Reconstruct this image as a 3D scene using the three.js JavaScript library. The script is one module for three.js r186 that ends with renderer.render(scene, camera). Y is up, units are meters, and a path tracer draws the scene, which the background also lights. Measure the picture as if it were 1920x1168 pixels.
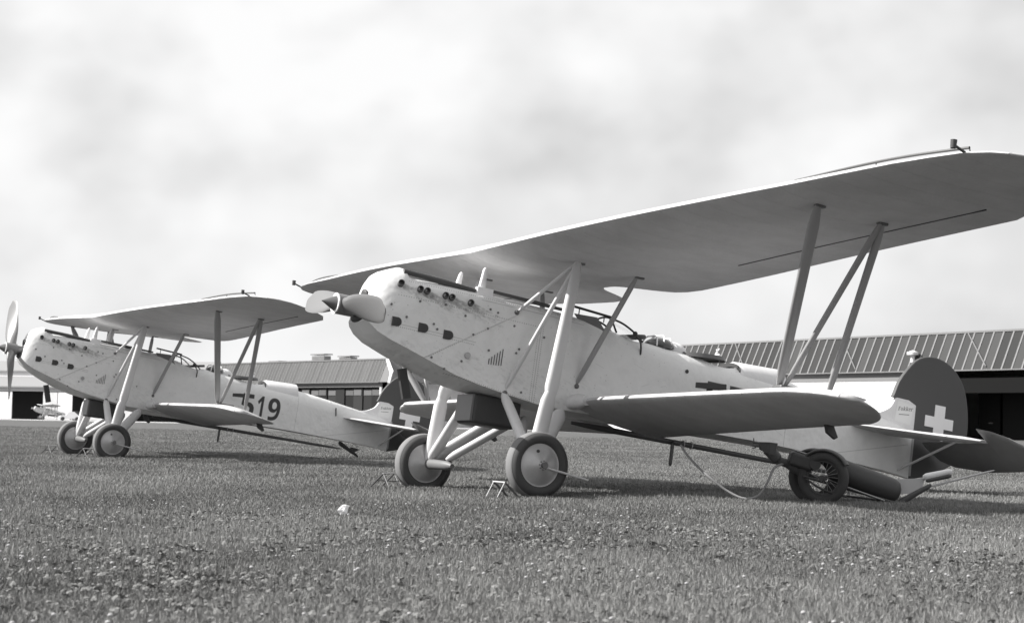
import * as THREE from 'three';
import { mergeGeometries, toCreasedNormals } from 'three/addons/utils/BufferGeometryUtils.js';
import { RoundedBoxGeometry } from 'three/addons/geometries/RoundedBoxGeometry.js';
import { ImprovedNoise } from 'three/addons/math/ImprovedNoise.js';
import { Brush, Evaluator, SUBTRACTION } from 'three-bvh-csg';

// ------------------------------------------------------------------ camera, sky, sun, exposure
const scene = new THREE.Scene();
const camera = new THREE.PerspectiveCamera(19.083, 1024 / 622, 0.1, 3000);
camera.position.set(0, 0.795, 0);
camera.focus = 20; camera.userData.fStop = 5.6;
camera.rotation.order = 'YXZ';
camera.rotation.set(0.06105, 0, 0.01963);
const renderer = new THREE.WebGLRenderer({ antialias: true });
renderer.setSize(1024, 622);
renderer.toneMapping = THREE.LinearToneMapping;
renderer.toneMappingExposure = 1.6;
renderer.shadowMap.enabled = true;

const noise = new ImprovedNoise();
const fbm = (x, y, z, n = 5) => { let a = 0.5, f = 1, r = 0; for (let i = 0; i < n; i++) { r += a * noise.noise(x * f, y * f, z * f + i * 7.3); a *= 0.5; f *= 2.03; } return r; };
const SUN = new THREE.Vector3(-0.75, 0.655, 0.02).normalize();
{
  const W = 2048, H = 1024, d = new Float32Array(W * H * 4);
  for (let j = 0; j < H; j++) {
    const el = ((j + 0.5) / H - 0.5) * Math.PI, y = Math.sin(el), c = Math.cos(el);
    for (let i = 0; i < W; i++) {
      const th = ((i + 0.5) / W - 0.5) * 2 * Math.PI, x = Math.cos(th) * c, z = Math.sin(th) * c;
      const k = (j * W + i) * 4;
      const n1 = fbm(x * 4.2 + 3.1, y * 6.5 + 1.7, z * 4.2, 5), n2 = fbm(x * 12 + 9.4, y * 17, z * 12 + 5.1, 5), gap = fbm(x * 2.1 - 4, y * 3 + 8, z * 2.1 + 2, 3);
      let puff = 0, a = 0.5, f = 7; for (let o = 0; o < 5; o++) { puff += a * Math.abs(noise.noise(x * f + 1.3, y * f * 1.45 + 4.1 + o * 3.7, z * f - 2.2)); a *= 0.55; f *= 2.05; }
      let v = 0.845 + 0.36 * n1 + 0.28 * n2 + 0.3 * gap - 0.45 * Math.max(0, puff - 0.2) * (0.75 - 1.5 * n1);
      const sd = Math.max(0, x * SUN.x + y * SUN.y + z * SUN.z);
      v += 0.10 * Math.pow(sd, 6);
      v = Math.min(v, 0.985); v = Math.max(v, 0.55);
      const low = Math.max(0, 1 - Math.abs(y) / 0.13);
      v = v * (1 - 0.4 * low) + 0.95 * 0.4 * low;             // milky air near the horizon
      if (y < -0.02) v = 0.2;
      v *= 0.625; d[k] = v; d[k + 1] = v; d[k + 2] = v * 1.002; d[k + 3] = 1;
    }
  }
  const t = new THREE.DataTexture(d, W, H, THREE.RGBAFormat, THREE.FloatType);
  t.mapping = THREE.EquirectangularReflectionMapping; t.magFilter = THREE.LinearFilter; t.needsUpdate = true;
  scene.background = t; scene.environment = t;
}
const sun = new THREE.DirectionalLight(new THREE.Color(1, 0.985, 0.96), 5);
sun.position.copy(SUN).multiplyScalar(90); sun.castShadow = true;
sun.shadow.mapSize.set(4096, 4096); sun.shadow.radius = 0.7;
Object.assign(sun.shadow.camera, { left: -40, right: 40, top: 40, bottom: -40, near: 1, far: 260 });
sun.target.position.set(0, 0, -26); sun.position.add(sun.target.position);
scene.add(sun, sun.target);

// ------------------------------------------------------------------ helpers
let seed = 20240;
const rnd = () => { seed = (seed * 1664525 + 1013904223) >>> 0; return seed / 4294967296; };
const rr = (a, b) => a + (b - a) * rnd();
const V = (x, y, z) => new THREE.Vector3(x, y, z);
const used = {};
const numbered = n => { if (!(n in used)) { used[n] = 0; return n; } used[n]++; return n + '_' + String(used[n]).padStart(3, '0'); };
function mesh(name, geo, mat, parent) {
  const m = new THREE.Mesh(geo, mat); m.name = name; m.castShadow = m.receiveShadow = true;
  if (parent) parent.add(m); return m;
}
function thing(name, label, category, pos = [0, 0, 0], turn = 0, group) {
  const o = new THREE.Group(); o.name = numbered(name); o.position.set(...pos); o.rotation.y = turn;
  o.userData = { label, category }; if (group) o.userData.group = group; scene.add(o); return o;
}
function lone(name, geo, mat, label, category, group) {
  const m = mesh(numbered(name), geo, mat, scene); m.userData = { label, category }; if (group) m.userData.group = group; return m;
}
function struct(name, geo, mat) { const m = mesh(name, geo, mat, scene); m.userData.kind = 'structure'; return m; }
const grey = (v, o = {}) => new THREE.MeshStandardMaterial({ color: new THREE.Color().setRGB(v, v * 0.995, v * 1.005), roughness: 0.7, metalness: 0, ...o });
const matte = v => new THREE.MeshPhysicalMaterial({ color: new THREE.Color().setRGB(v, v, v), roughness: 1, specularIntensity: 0.1 });
function box(w, h, l, x = 0, y = 0, z = 0) { const g = new THREE.BoxGeometry(w, h, l); g.translate(x, y, z); return g; }
const merge = a => mergeGeometries(a.map(g => { const q = g.index ? g.toNonIndexed() : g; for (const k of Object.keys(q.attributes)) if (!['position', 'normal', 'uv'].includes(k)) q.deleteAttribute(k); return q; }));
// rings of points joined into a skin; every ring has the same count; caps are fans
function skin(rings, { caps = true, crease = 0.6, uv = null } = {}) {
  const P = [], U = [], n = rings[0].length, c = uv || ((p, i, j) => [i / rings.length, j / n]);
  const tri = (a, b, d) => { for (const q of [a, b, d]) { P.push(q[0].x, q[0].y, q[0].z); U.push(...c(q[0], q[1], q[2])); } };
  for (let i = 0; i + 1 < rings.length; i++) for (let j = 0; j < n; j++) {
    const k = (j + 1) % n, a = [rings[i][j], i, j], b = [rings[i + 1][j], i + 1, j], d = [rings[i + 1][k], i + 1, j + 1], e = [rings[i][k], i, j + 1];
    tri(a, b, d); tri(a, d, e);
  }
  if (caps) for (const [r, i, f] of [[rings[0], 0, 1], [rings[rings.length - 1], rings.length - 1, 0]]) {
    const m = r.reduce((s, p) => s.add(p), V(0, 0, 0)).multiplyScalar(1 / n);
    for (let j = 0; j < n; j++) { const a = [r[j], i, j], b = [r[(j + 1) % n], i, j]; f ? tri([m, i, j], a, b) : tri([m, i, j], b, a); }
  }
  const g = new THREE.BufferGeometry();
  g.setAttribute('position', new THREE.Float32BufferAttribute(P, 3)); g.setAttribute('uv', new THREE.Float32BufferAttribute(U, 2));
  // make the skin face outwards
  let vol = 0; for (let i = 0; i < P.length; i += 9) vol += P[i] * (P[i + 4] * P[i + 8] - P[i + 5] * P[i + 7]) - P[i + 1] * (P[i + 3] * P[i + 8] - P[i + 5] * P[i + 6]) + P[i + 2] * (P[i + 3] * P[i + 7] - P[i + 4] * P[i + 6]);
  if (vol < 0) { const a = g.attributes.position.array, u = g.attributes.uv.array; for (let i = 0; i < a.length / 9; i++) { for (let k = 0; k < 3; k++) { const t = a[i * 9 + 3 + k]; a[i * 9 + 3 + k] = a[i * 9 + 6 + k]; a[i * 9 + 6 + k] = t; } for (let k = 0; k < 2; k++) { const t = u[i * 6 + 2 + k]; u[i * 6 + 2 + k] = u[i * 6 + 4 + k]; u[i * 6 + 4 + k] = t; } } }
  g.computeVertexNormals();
  return toCreasedNormals(g, crease);
}
// streamlined strut between two points, chord laid along "fore"
function strut(a, b, ca, ta, cb = ca, tb = ta, fore = V(1, 0, 0), n = 14, steps = 18, taper = true) {
  const t = b.clone().sub(a).normalize(), f = fore.clone().addScaledVector(t, -fore.dot(t)).normalize(), o = t.clone().cross(f), rings = [];
  for (let i = 0; i <= steps; i++) {
    const q = i / steps, e = Math.min(q, 1 - q), end = taper ? (e < 0.13 ? 0.5 + 0.5 * Math.sin(e / 0.13 * Math.PI / 2) : 1) : (e === 0 ? 0.7 : 1), c = (ca + (cb - ca) * q) * 0.5 * end, h = (ta + (tb - ta) * q) * 0.5 * end, p = a.clone().lerp(b, q), r = [];
    for (let j = 0; j < n; j++) { const w = j / n * 2 * Math.PI, x = Math.cos(w); r.push(p.clone().addScaledVector(f, c * x).addScaledVector(o, h * Math.sin(w) * (1 + 0.25 * x))); }
    rings.push(r);
  }
  return skin(rings, { crease: 0.9 });
}
const rod = (a, b, r) => strut(a, b, r * 2, r * 2, r * 2, r * 2, Math.abs(b.x - a.x) > Math.abs(b.y - a.y) ? V(0, 1, 0) : V(1, 0, 0.01), 10, 1, false);
const tubeAlong = (pts, r, seg = 60, radial = 8) => new THREE.TubeGeometry(new THREE.CatmullRomCurve3(pts), seg, r, radial, false);
const lin = (xs, ys, x) => { if (x <= xs[0]) return ys[0]; for (let i = 1; i < xs.length; i++) if (x <= xs[i]) return ys[i - 1] + (ys[i] - ys[i - 1]) * (x - xs[i - 1]) / (xs[i] - xs[i - 1]); return ys[ys.length - 1]; };
const smooth = (xs, ys, x) => { // monotone-ish smooth interpolation
  if (x <= xs[0]) return ys[0]; const n = xs.length; if (x >= xs[n - 1]) return ys[n - 1];
  let i = 1; while (x > xs[i]) i++;
  const h = xs[i] - xs[i - 1], t = (x - xs[i - 1]) / h, s = (ys[i] - ys[i - 1]) / h;
  const m0 = i > 1 ? (ys[i] - ys[i - 2]) / (xs[i] - xs[i - 2]) : s, m1 = i < n - 1 ? (ys[i + 1] - ys[i - 1]) / (xs[i + 1] - xs[i - 1]) : s;
  const t2 = t * t, t3 = t2 * t; return (2 * t3 - 3 * t2 + 1) * ys[i - 1] + (t3 - 2 * t2 + t) * h * m0 + (-2 * t3 + 3 * t2) * ys[i] + (t3 - t2) * h * m1;
};
// grey noise textures
function noiseTex(size, f, { coarse = 3, fine = 40, ca = 0.08, fa = 0.08, spots = 0, spotDark = 0.3 } = {}) {
  const d = new Uint8Array(size * size * 4);
  const per = (x, y, k) => { // tileable noise from a torus walk
    const a = x * 2 * Math.PI, b = y * 2 * Math.PI, r = k / (2 * Math.PI);
    return noise.noise(Math.cos(a) * r + 11, Math.sin(a) * r + Math.cos(b) * r * 0.77, Math.sin(b) * r + 5);
  };
  for (let j = 0; j < size; j++) for (let i = 0; i < size; i++) {
    let v = f + ca * per(i / size, j / size, coarse) + 0.5 * ca * per(i / size + 0.3, j / size, coarse * 3.1) + fa * per(i / size, j / size, fine) + fa * 0.7 * (rnd() - 0.5);
    const k = (j * size + i) * 4; v = Math.max(0, Math.min(1, v)); d[k] = d[k + 1] = d[k + 2] = v * 255; d[k + 3] = 255;
  }
  const t = new THREE.DataTexture(d, size, size, THREE.RGBAFormat); t.wrapS = t.wrapT = THREE.RepeatWrapping; t.magFilter = THREE.LinearFilter; t.minFilter = THREE.LinearMipmapLinearFilter; t.generateMipmaps = true; t.needsUpdate = true; return t;
}

// ------------------------------------------------------------------ ground
const texGround = noiseTex(1024, 0.62, { coarse: 5, fine: 70, ca: 0.35, fa: 0.4 }); texGround.colorSpace = THREE.NoColorSpace;
{
  const g = new THREE.PlaneGeometry(3000, 3000, 1, 1); g.rotateX(-Math.PI / 2);
  const t = texGround.clone(); t.repeat.set(3000 / 5, 3000 / 5); t.needsUpdate = true;
  struct('grass_field', g, new THREE.MeshStandardMaterial({ color: new THREE.Color().setRGB(0.12, 0.12, 0.119), map: t, roughness: 1 }));
  const a = new THREE.PlaneGeometry(900, 40); a.rotateX(-Math.PI / 2); a.rotateY(-0.1); a.translate(-20, 0.006, -318);
  struct('apron', a, grey(0.5, { roughness: 0.95 }));
}
// grass blades: tufts, dense near the camera
const grassMat = new THREE.MeshStandardMaterial({ color: new THREE.Color().setRGB(0.178, 0.178, 0.175), roughness: 0.75, side: THREE.DoubleSide });
function tuft(blades, spread, h, w) {
  const P = [];
  for (let i = 0; i < blades; i++) {
    const a = rr(0, 6.283), d = spread * Math.sqrt(rnd()), x = Math.cos(a) * d, z = Math.sin(a) * d, f = rr(0, 6.283), hh = h * rr(0.5, 1.05), lean = rr(0.1, 0.85) * hh, la = rr(0, 6.283), ww = w * rr(0.7, 1.2);
    const cx = Math.cos(f) * ww, cz = Math.sin(f) * ww, mx = x + Math.cos(la) * lean * 0.35, mz = z + Math.sin(la) * lean * 0.35, tx = x + Math.cos(la) * lean, tz = z + Math.sin(la) * lean;
    P.push(x - cx, 0, z - cz, x + cx, 0, z + cz, mx + cx * 0.8, hh * 0.6, mz + cz * 0.8);
    P.push(x - cx, 0, z - cz, mx + cx * 0.8, hh * 0.6, mz + cz * 0.8, mx - cx * 0.8, hh * 0.6, mz - cz * 0.8);
    P.push(mx - cx * 0.8, hh * 0.6, mz - cz * 0.8, mx + cx * 0.8, hh * 0.6, mz + cz * 0.8, tx, hh, tz);
  }
  const g = new THREE.BufferGeometry(); g.setAttribute('position', new THREE.Float32BufferAttribute(P, 3)); g.computeVertexNormals(); return g;
}
{
  const spots = [];
  const bands = [[6.3, 9, 3400], [9, 12, 2700], [12, 16, 1800], [16, 22, 1050], [22, 30, 500], [30, 46, 190], [46, 80, 70], [80, 130, 14]];
  for (const [d0, d1, den] of bands) {
    const wid = d => 0.62 * d + 1.6, area = (d1 - d0) * (wid(d0) + wid(d1)) / 2, n = Math.round(area * den);
    for (let i = 0; i < n; i++) { const d = rr(d0, d1); spots.push([(rnd() - 0.5) * wid(d), -d, d]); }
  }
  const kinds = [tuft(9, 0.032, 0.05, 0.0023), tuft(8, 0.036, 0.04, 0.0028), tuft(8, 0.024, 0.064, 0.0019)];
  const per = [[], [], []];
  for (const s of spots) per[Math.min(2, Math.floor(rnd() * 3))].push(s);
  const m4 = new THREE.Matrix4(), q = new THREE.Quaternion(), up = V(0, 1, 0), col = new THREE.Color();
  per.forEach((list, k) => {
    const im = new THREE.InstancedMesh(kinds[k], grassMat, list.length); im.name = numbered('grass');
    list.forEach(([x, z, d], i) => {
      const c = fbm(x * 0.45, z * 0.3, 1.5, 4), c2 = fbm(x * 2.2 + 5, z * 2.2, 8.5, 3), far = d > 60 ? 2.2 : d > 22 ? 1.5 : d > 14 ? 1.2 : 1;
      const sc = (0.9 + 0.6 * c + 0.4 * c2) * rr(0.7, 1.25), wide = far * rr(0.9, 1.3);
      q.setFromAxisAngle(up, rr(0, 6.283)); m4.compose(V(x, 0, z), q, V(wide, Math.max(0.35, sc), wide)); im.setMatrixAt(i, m4);
      const b = Math.max(0.35, 1 + 0.85 * c + 0.5 * c2 + rr(-0.55, 0.65)); col.setRGB(b, b, b); im.setColorAt(i, col);
    });
    im.castShadow = im.receiveShadow = true; scene.add(im);
    im.userData = { kind: 'stuff', label: ['short mown airfield grass blades', 'low spreading airfield grass blades', 'taller thin airfield grass blades'][k], category: 'grass' };
  });
  // clover and daisy-like weeds with pale leaves, in patches, only near the camera
  const leaf = [];
  for (let i = 0; i < 3; i++) { const g = new THREE.CircleGeometry(0.0062, 7); g.rotateX(-Math.PI / 2 + 0.35); g.translate(0, 0, 0.0066); g.rotateY(i * 2.094); leaf.push(g); }
  const cl = mergeGeometries(leaf); cl.translate(0, 0.04, 0);
  const pts = []; let guard = 0;
  while (pts.length < 7000 && guard++ < 400000) { const d = rr(6.3, 15), x = (rnd() - 0.5) * (0.62 * d + 1.4); if (fbm(x * 0.9 + 40, -d * 0.9, 3.3, 3) > rr(-0.25, 0.35)) pts.push([x, -d]); }
  const im = new THREE.InstancedMesh(cl, new THREE.MeshStandardMaterial({ color: new THREE.Color().setRGB(0.16, 0.16, 0.157), roughness: 0.9, side: THREE.DoubleSide }), pts.length);
  im.name = 'clover'; const e = new THREE.Euler();
  pts.forEach(([x, z], i) => { e.set(rr(-0.8, 0.8), rr(0, 6.283), rr(-0.8, 0.8)); q.setFromEuler(e); const s = rr(0.7, 1.5); m4.compose(V(x, rr(-0.01, 0.02), z), q, V(s, s, s)); im.setMatrixAt(i, m4); const b = rr(0.7, 1.4); col.setRGB(b, b, b); im.setColorAt(i, col); });
  im.userData = { kind: 'stuff', label: 'patches of clover leaves among the near grass', category: 'clover' }; im.castShadow = im.receiveShadow = true; scene.add(im);
  // small pale flower heads
  const fg = new THREE.IcosahedronGeometry(0.009, 1); fg.scale(1, 0.7, 1); fg.translate(0, 0.065, 0);
  const fl = []; while (fl.length < 420) { const d = rr(6.3, 17), x = (rnd() - 0.5) * (0.62 * d + 1); if (fbm(x * 0.8 + 90, -d * 0.8, 1.3, 3) > rr(-0.1, 0.3)) fl.push([x, -d]); }
  const fi = new THREE.InstancedMesh(fg, grey(0.38, { roughness: 0.9 }), fl.length); fi.name = 'clover_flower';
  fl.forEach(([x, z], i) => { q.identity(); const s = rr(0.6, 1.25); m4.compose(V(x, rr(-0.015, 0.01), z), q, V(s, s, s)); fi.setMatrixAt(i, m4); });
  fi.userData = { kind: 'stuff', label: 'small pale clover flower heads in the near grass', category: 'flower' }; fi.castShadow = true; scene.add(fi);
}

// ------------------------------------------------------------------ hangars and buildings
const texWall = noiseTex(256, 0.9, { coarse: 3, fine: 25, ca: 0.12, fa: 0.06 }); texWall.colorSpace = THREE.NoColorSpace;
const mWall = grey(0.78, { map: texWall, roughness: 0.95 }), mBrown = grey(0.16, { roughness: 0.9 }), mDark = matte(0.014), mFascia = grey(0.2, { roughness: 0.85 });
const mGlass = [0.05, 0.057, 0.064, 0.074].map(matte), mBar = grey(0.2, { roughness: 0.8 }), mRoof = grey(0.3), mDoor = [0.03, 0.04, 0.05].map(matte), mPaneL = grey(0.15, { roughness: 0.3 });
function hangar(o, { x0, x1, ridge, eave, b, pitch, deep, openings, fascia, hip = 0, mats = mGlass, braces = 0, fx1 = x1, bar = 0.22, barMat = mBar, proud = 0.1 }) {
  const L = Math.hypot(b, ridge - eave), ang = Math.atan2(ridge - eave, b), n = Math.round((x1 - x0) / pitch), w = (x1 - x0) / n;
  const slope = (g, x, s0, lift) => { g.rotateX(-(Math.PI / 2 - ang)); g.translate(x, eave + (ridge - eave) * s0 + Math.cos(ang) * lift, b * (1 - s0) + Math.sin(ang) * lift); return g; };
  const pane = slope(new THREE.BoxGeometry(w - 0.02, L, 0.08), 0, 0.5, 0), rib = slope(new THREE.BoxGeometry(bar, L, 0.1), 0, 0.5, proud);
  for (let i = 0; i < n; i++) { const p = mesh('roof_panel', pane, mats[Math.floor(rnd() * mats.length)], o); p.position.x = x0 + (i + 0.5) * w; }
  for (let i = 0; i <= n; i++) { const p = mesh('roof_rib', rib, barMat, o); p.position.x = x0 + i * w; }
  for (let i = 0; i < braces; i++) { // diagonal roof braces
    const x = x0 + (x1 - x0) * (i + 0.5) / braces, a = V(x - w * 1.5, ridge - 0.2, 0.1), c = V(x + w * 1.5, eave + 0.4, b * 0.92), off = V(0, Math.cos(ang), Math.sin(ang)).multiplyScalar(0.2);
    mesh('roof_brace', rod(a.add(off), c.add(off), 0.13), barMat, o);
  }
  const cap = mesh('ridge_cap', merge([box(x1 - x0 + 0.4, 0.28, 0.5, (x0 + x1) / 2, ridge + 0.1, -0.05), box(x1 - x0 + 0.3, 0.16, 0.2, (x0 + x1) / 2, eave - 0.02, b + 0.12)]), barMat, o);
  mesh('roof', merge([box(x1 - x0, 0.25, deep, (x0 + x1) / 2, ridge - 0.2, -deep / 2 - 0.05)]), mRoof, o);
  // walls between the openings
  const zf = b - 0.55, cuts = [x0, ...openings.flatMap(([a, c]) => [a, c]), x1], walls = [];
  for (let i = 0; i < cuts.length; i += 2) if (cuts[i + 1] - cuts[i] > 0.05) walls.push(box(cuts[i + 1] - cuts[i], eave - fascia - 0.1, 0.3, (cuts[i] + cuts[i + 1]) / 2, (eave - fascia - 0.1) / 2, zf - 0.15));
  walls.push(box(0.3, ridge - 0.5, deep, x0 + 0.15, (ridge - 0.5) / 2, -deep / 2 - 0.2), box(0.3, ridge - 0.5, deep, x1 - 0.15, (ridge - 0.5) / 2, -deep / 2 - 0.2), box(x1 - x0, ridge - 0.5, 0.3, (x0 + x1) / 2, (ridge - 0.5) / 2, -deep));
  mesh('wall', merge(walls), mWall, o);
  mesh('fascia', box(fx1 - x0, fascia, 0.34, (x0 + fx1) / 2, eave - fascia / 2 - 0.1, zf - 0.1), mFascia, o);
  return { zf, w };
}
// right-hand hangar, running from far left to near right
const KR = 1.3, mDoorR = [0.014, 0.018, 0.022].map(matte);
{
  const o = thing('hangar', 'long hangar with steep ribbed roof and white wall behind the near biplane', 'hangar', [22.4 * KR, 0, -250 * KR], -Math.atan2(0.865, 0.501));
  const x0 = -79 * KR, x1 = 110 * KR, ridge = 11.62 * KR, eave = 7.45 * KR;
  const { zf } = hangar(o, { x0, x1, ridge, eave, b: 1.9 * KR, pitch: 1.45 * KR, deep: 30, fascia: 0.95 * KR, braces: 9, fx1: 52 * KR, openings: [[53 * KR, 100 * KR]], bar: 0.27, proud: 0.08 });
  // big dark doorway: folded door leaves well inside, dark head beam, posts
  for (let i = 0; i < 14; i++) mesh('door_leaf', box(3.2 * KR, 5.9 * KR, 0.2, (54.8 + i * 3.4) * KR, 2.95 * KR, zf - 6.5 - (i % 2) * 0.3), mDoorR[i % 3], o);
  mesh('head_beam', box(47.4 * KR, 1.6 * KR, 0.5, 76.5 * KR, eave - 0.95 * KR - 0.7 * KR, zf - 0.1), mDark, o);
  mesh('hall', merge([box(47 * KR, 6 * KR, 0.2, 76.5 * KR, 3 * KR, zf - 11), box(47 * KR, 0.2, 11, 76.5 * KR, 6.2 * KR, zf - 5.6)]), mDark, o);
  for (const x of [20.5, 21.2]) mesh('post', box(0.8, 1.5 * KR, 0.5, x * KR, eave - 1.4 * KR, zf + 0.1), mBrown, o);
  const v = mesh('roof_ventilator', merge([new THREE.CylinderGeometry(0.34, 0.45, 1.5, 12), new THREE.CylinderGeometry(1.05, 1.05, 0.5, 14).translate(0, 0.9, 0), new THREE.ConeGeometry(1.05, 0.35, 14).translate(0, 1.3, 0)]), grey(0.75), o);
  v.position.set(48.3 * KR, 8.9 * KR, 2.4); v.scale.setScalar(0.8);
}
// middle hangar with the hipped end
{
  const o = thing('hangar', 'hangar with fine ribbed roof and white hip end between the two biplanes', 'hangar', [-24.7, 0, -370], -Math.atan2(0.805, 0.593));
  const { zf } = hangar(o, { x0: -120, x1: 0, ridge: 13.35, eave: 8.75, b: 1.9, pitch: 1.25, deep: 24, fascia: 0.85, openings: [[-78, -0.6]], mats: [0.105, 0.112, 0.118, 0.125].map(matte), barMat: grey(0.17), bar: 0.16, proud: 0.04 });
  const end = skin([[V(0, 13.35, 0), V(0, 13.35, -24), V(0, 8.75, -24), V(0, 8.75, 1.9)], [V(0.6, 13.2, 0), V(0.6, 13.2, -23), V(4.2, 8.75, -23), V(4.2, 8.75, 1.9)]], { crease: 0.1 });
  mesh('hip_end', end, grey(0.14), o);
  mesh('verge', skin([[V(0, 13.5, 0.1), V(0.5, 13.5, 0.1), V(0.5, 13.3, 0.4), V(0, 13.3, 0.4)], [V(3.3, 10.9, 1.2), V(4.1, 10.9, 1.2), V(4.1, 10.5, 1.5), V(3.3, 10.5, 1.5)], [V(3.7, 8.75, 2), V(4.4, 8.75, 2), V(4.4, 8.6, 2.2), V(3.7, 8.6, 2.2)]], { crease: 0.3 }), mWall, o);
  for (let i = 0; i < 22; i++) {
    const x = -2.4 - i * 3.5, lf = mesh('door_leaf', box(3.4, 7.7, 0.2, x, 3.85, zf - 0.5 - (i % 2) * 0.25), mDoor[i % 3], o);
    if (i % 5 !== 4) mesh('window', box(2.9, 1.1, 0.1, x, 6.7, zf - 0.36 - (i % 2) * 0.25), i % 3 ? mPaneL : grey(0.1), lf);
  }
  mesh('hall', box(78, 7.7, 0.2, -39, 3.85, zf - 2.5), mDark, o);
  for (const [x, w, h] of [[-31, 5.2, 1.5], [-20, 4.6, 0.9], [-50, 4, 0.3]]) {
    const v = mesh('roof_vent', merge([box(w, h * 0.8, 1.6, x, 13.45 + h * 0.4, -3), box(w + 0.6, 0.22, 2.2, x, 13.5 + h, -3)]), grey(0.2), o);
    for (let k = 0; k < 4; k++) mesh('louvre', box(w + 0.1, 0.08, 0.12, x, 13.55 + h * 0.2 * k, -2.14), grey(0.32), v);
  }
}
// low hangar far left with white sliding doors
{
  const o = thing('hangar', 'low hangar with white sliding doors and an open bay at the left edge', 'hangar', [-112, 0, -392], -0.42);
  const x0 = -12, x1 = 50;
  mesh('wall', merge([box(x1 - x0, 1.2, 0.4, (x0 + x1) / 2, 6.4, 0), box(6, 5.8, 0.4, x0 + 2.9, 2.9, 0), box(12, 5.8, 0.4, 33, 2.9, 0), box(x1 - x0, 1.1, 0.4, (x0 + x1) / 2, 9.5, -7), box(0.4, 6.5, 22, x0, 3.3, -11.3), box(0.4, 6.5, 22, x1, 3.3, -11.3), box(x1 - x0, 10, 0.4, (x0 + x1) / 2, 5, -22)]), mWall, o);
  mesh('roof', merge([skin([[V(x0 - 0.5, 6.5, 0.9), V(x0 - 0.5, 6.8, 0.9), V(x0 - 0.5, 9.1, -7), V(x0 - 0.5, 8.8, -7)], [V(x1 + 0.5, 6.5, 0.9), V(x1 + 0.5, 6.8, 0.9), V(x1 + 0.5, 9.1, -7), V(x1 + 0.5, 8.8, -7)]], { crease: 0.1 }),
    skin([[V(x0 - 0.5, 10.05, -6.4), V(x0 - 0.5, 10.3, -6.4), V(x0 - 0.5, 12.6, -14), V(x0 - 0.5, 12.3, -14)], [V(x1 + 0.5, 10.05, -6.4), V(x1 + 0.5, 10.3, -6.4), V(x1 + 0.5, 12.6, -14), V(x1 + 0.5, 12.3, -14)]], { crease: 0.1 })]), grey(0.25), o);
  for (const [x, y, w, m] of [[2.9, 2.85, 3.7, mWall], [6.7, 2.85, 3.7, grey(0.82)], [18.4, 2.85, 3.6, mWall], [22.2, 2.85, 3.6, grey(0.82)]]) mesh('sliding_door', box(w, 5.7, 0.18, x, y, 0.35), m, o);
  mesh('hall', merge([box(x1 - x0 - 1, 6, 0.3, (x0 + x1) / 2, 3, -9), box(x1 - x0 - 1, 0.2, 9, (x0 + x1) / 2, 6, -4.6)]), grey(0.09), o);
}

// ------------------------------------------------------------------ the biplane
// s runs aft from the propeller, y up from the thrust line, z to the port side; the group stands on the ground below the axle
const AX = { s: 1.9386, y: -1.4751, R: 0.3367, th: 0.1395 };
const L = (s, y, z) => V(-(s - AX.s) + AX.R * Math.sin(AX.th), y - AX.y + AX.R * Math.cos(AX.th), -z);
const texSkin = noiseTex(512, 0.93, { coarse: 4, fine: 60, ca: 0.1, fa: 0.05 }); texSkin.colorSpace = THREE.NoColorSpace;
const mSilver = grey(0.74, { map: texSkin, roughness: 0.5 });
const texRib = (() => { // stitched ribs every 0.34 m and fabric sag between them, as relief
  const n = 512, d = new Uint8Array(n * n * 4); for (let j = 0; j < n; j++) { const q = (j / n * 5) % 1, e = Math.min(q, 1 - q), h = 0.35 * Math.pow(Math.abs(e - 0.5) * 2, 2) + (e < 0.035 ? 0.5 * (1 - e / 0.035) : 0); for (let i = 0; i < n; i++) { const k = (j * n + i) * 4, v = Math.min(1, h + 0.06 * rnd()) * 255; d[k] = d[k + 1] = d[k + 2] = v; d[k + 3] = 255; } }
  const x = new THREE.DataTexture(d, n, n, THREE.RGBAFormat); x.wrapS = x.wrapT = THREE.RepeatWrapping; x.magFilter = THREE.LinearFilter; x.minFilter = THREE.LinearMipmapLinearFilter; x.generateMipmaps = true; x.needsUpdate = true; return x;
})();
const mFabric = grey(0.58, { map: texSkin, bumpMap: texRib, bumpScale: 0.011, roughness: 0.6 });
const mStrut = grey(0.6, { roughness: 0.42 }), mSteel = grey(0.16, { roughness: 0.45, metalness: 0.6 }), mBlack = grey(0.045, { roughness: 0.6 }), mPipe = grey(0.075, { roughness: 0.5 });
const mRubber = grey(0.062, { roughness: 0.85 }), mTread = grey(0.19, { roughness: 0.95 }), mDisc = grey(0.48, { map: texSkin, roughness: 0.38, metalness: 0.45 }), mRed = grey(0.07, { roughness: 0.6 }), mWhite = grey(0.82, { roughness: 0.6 });
const mStrutShade = grey(0.3, { roughness: 0.45 }), mElev = grey(0.28, { map: texSkin, roughness: 0.6 });  // strut grey with the shade on the interplane struts put into the colour
const mProp = grey(0.17, { roughness: 0.35 }), mLeather = grey(0.07, { roughness: 0.7 });
const mScreen = new THREE.MeshPhysicalMaterial({ color: 0xffffff, transmission: 1, thickness: 0, roughness: 0.05, ior: 1.45 });

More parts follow.
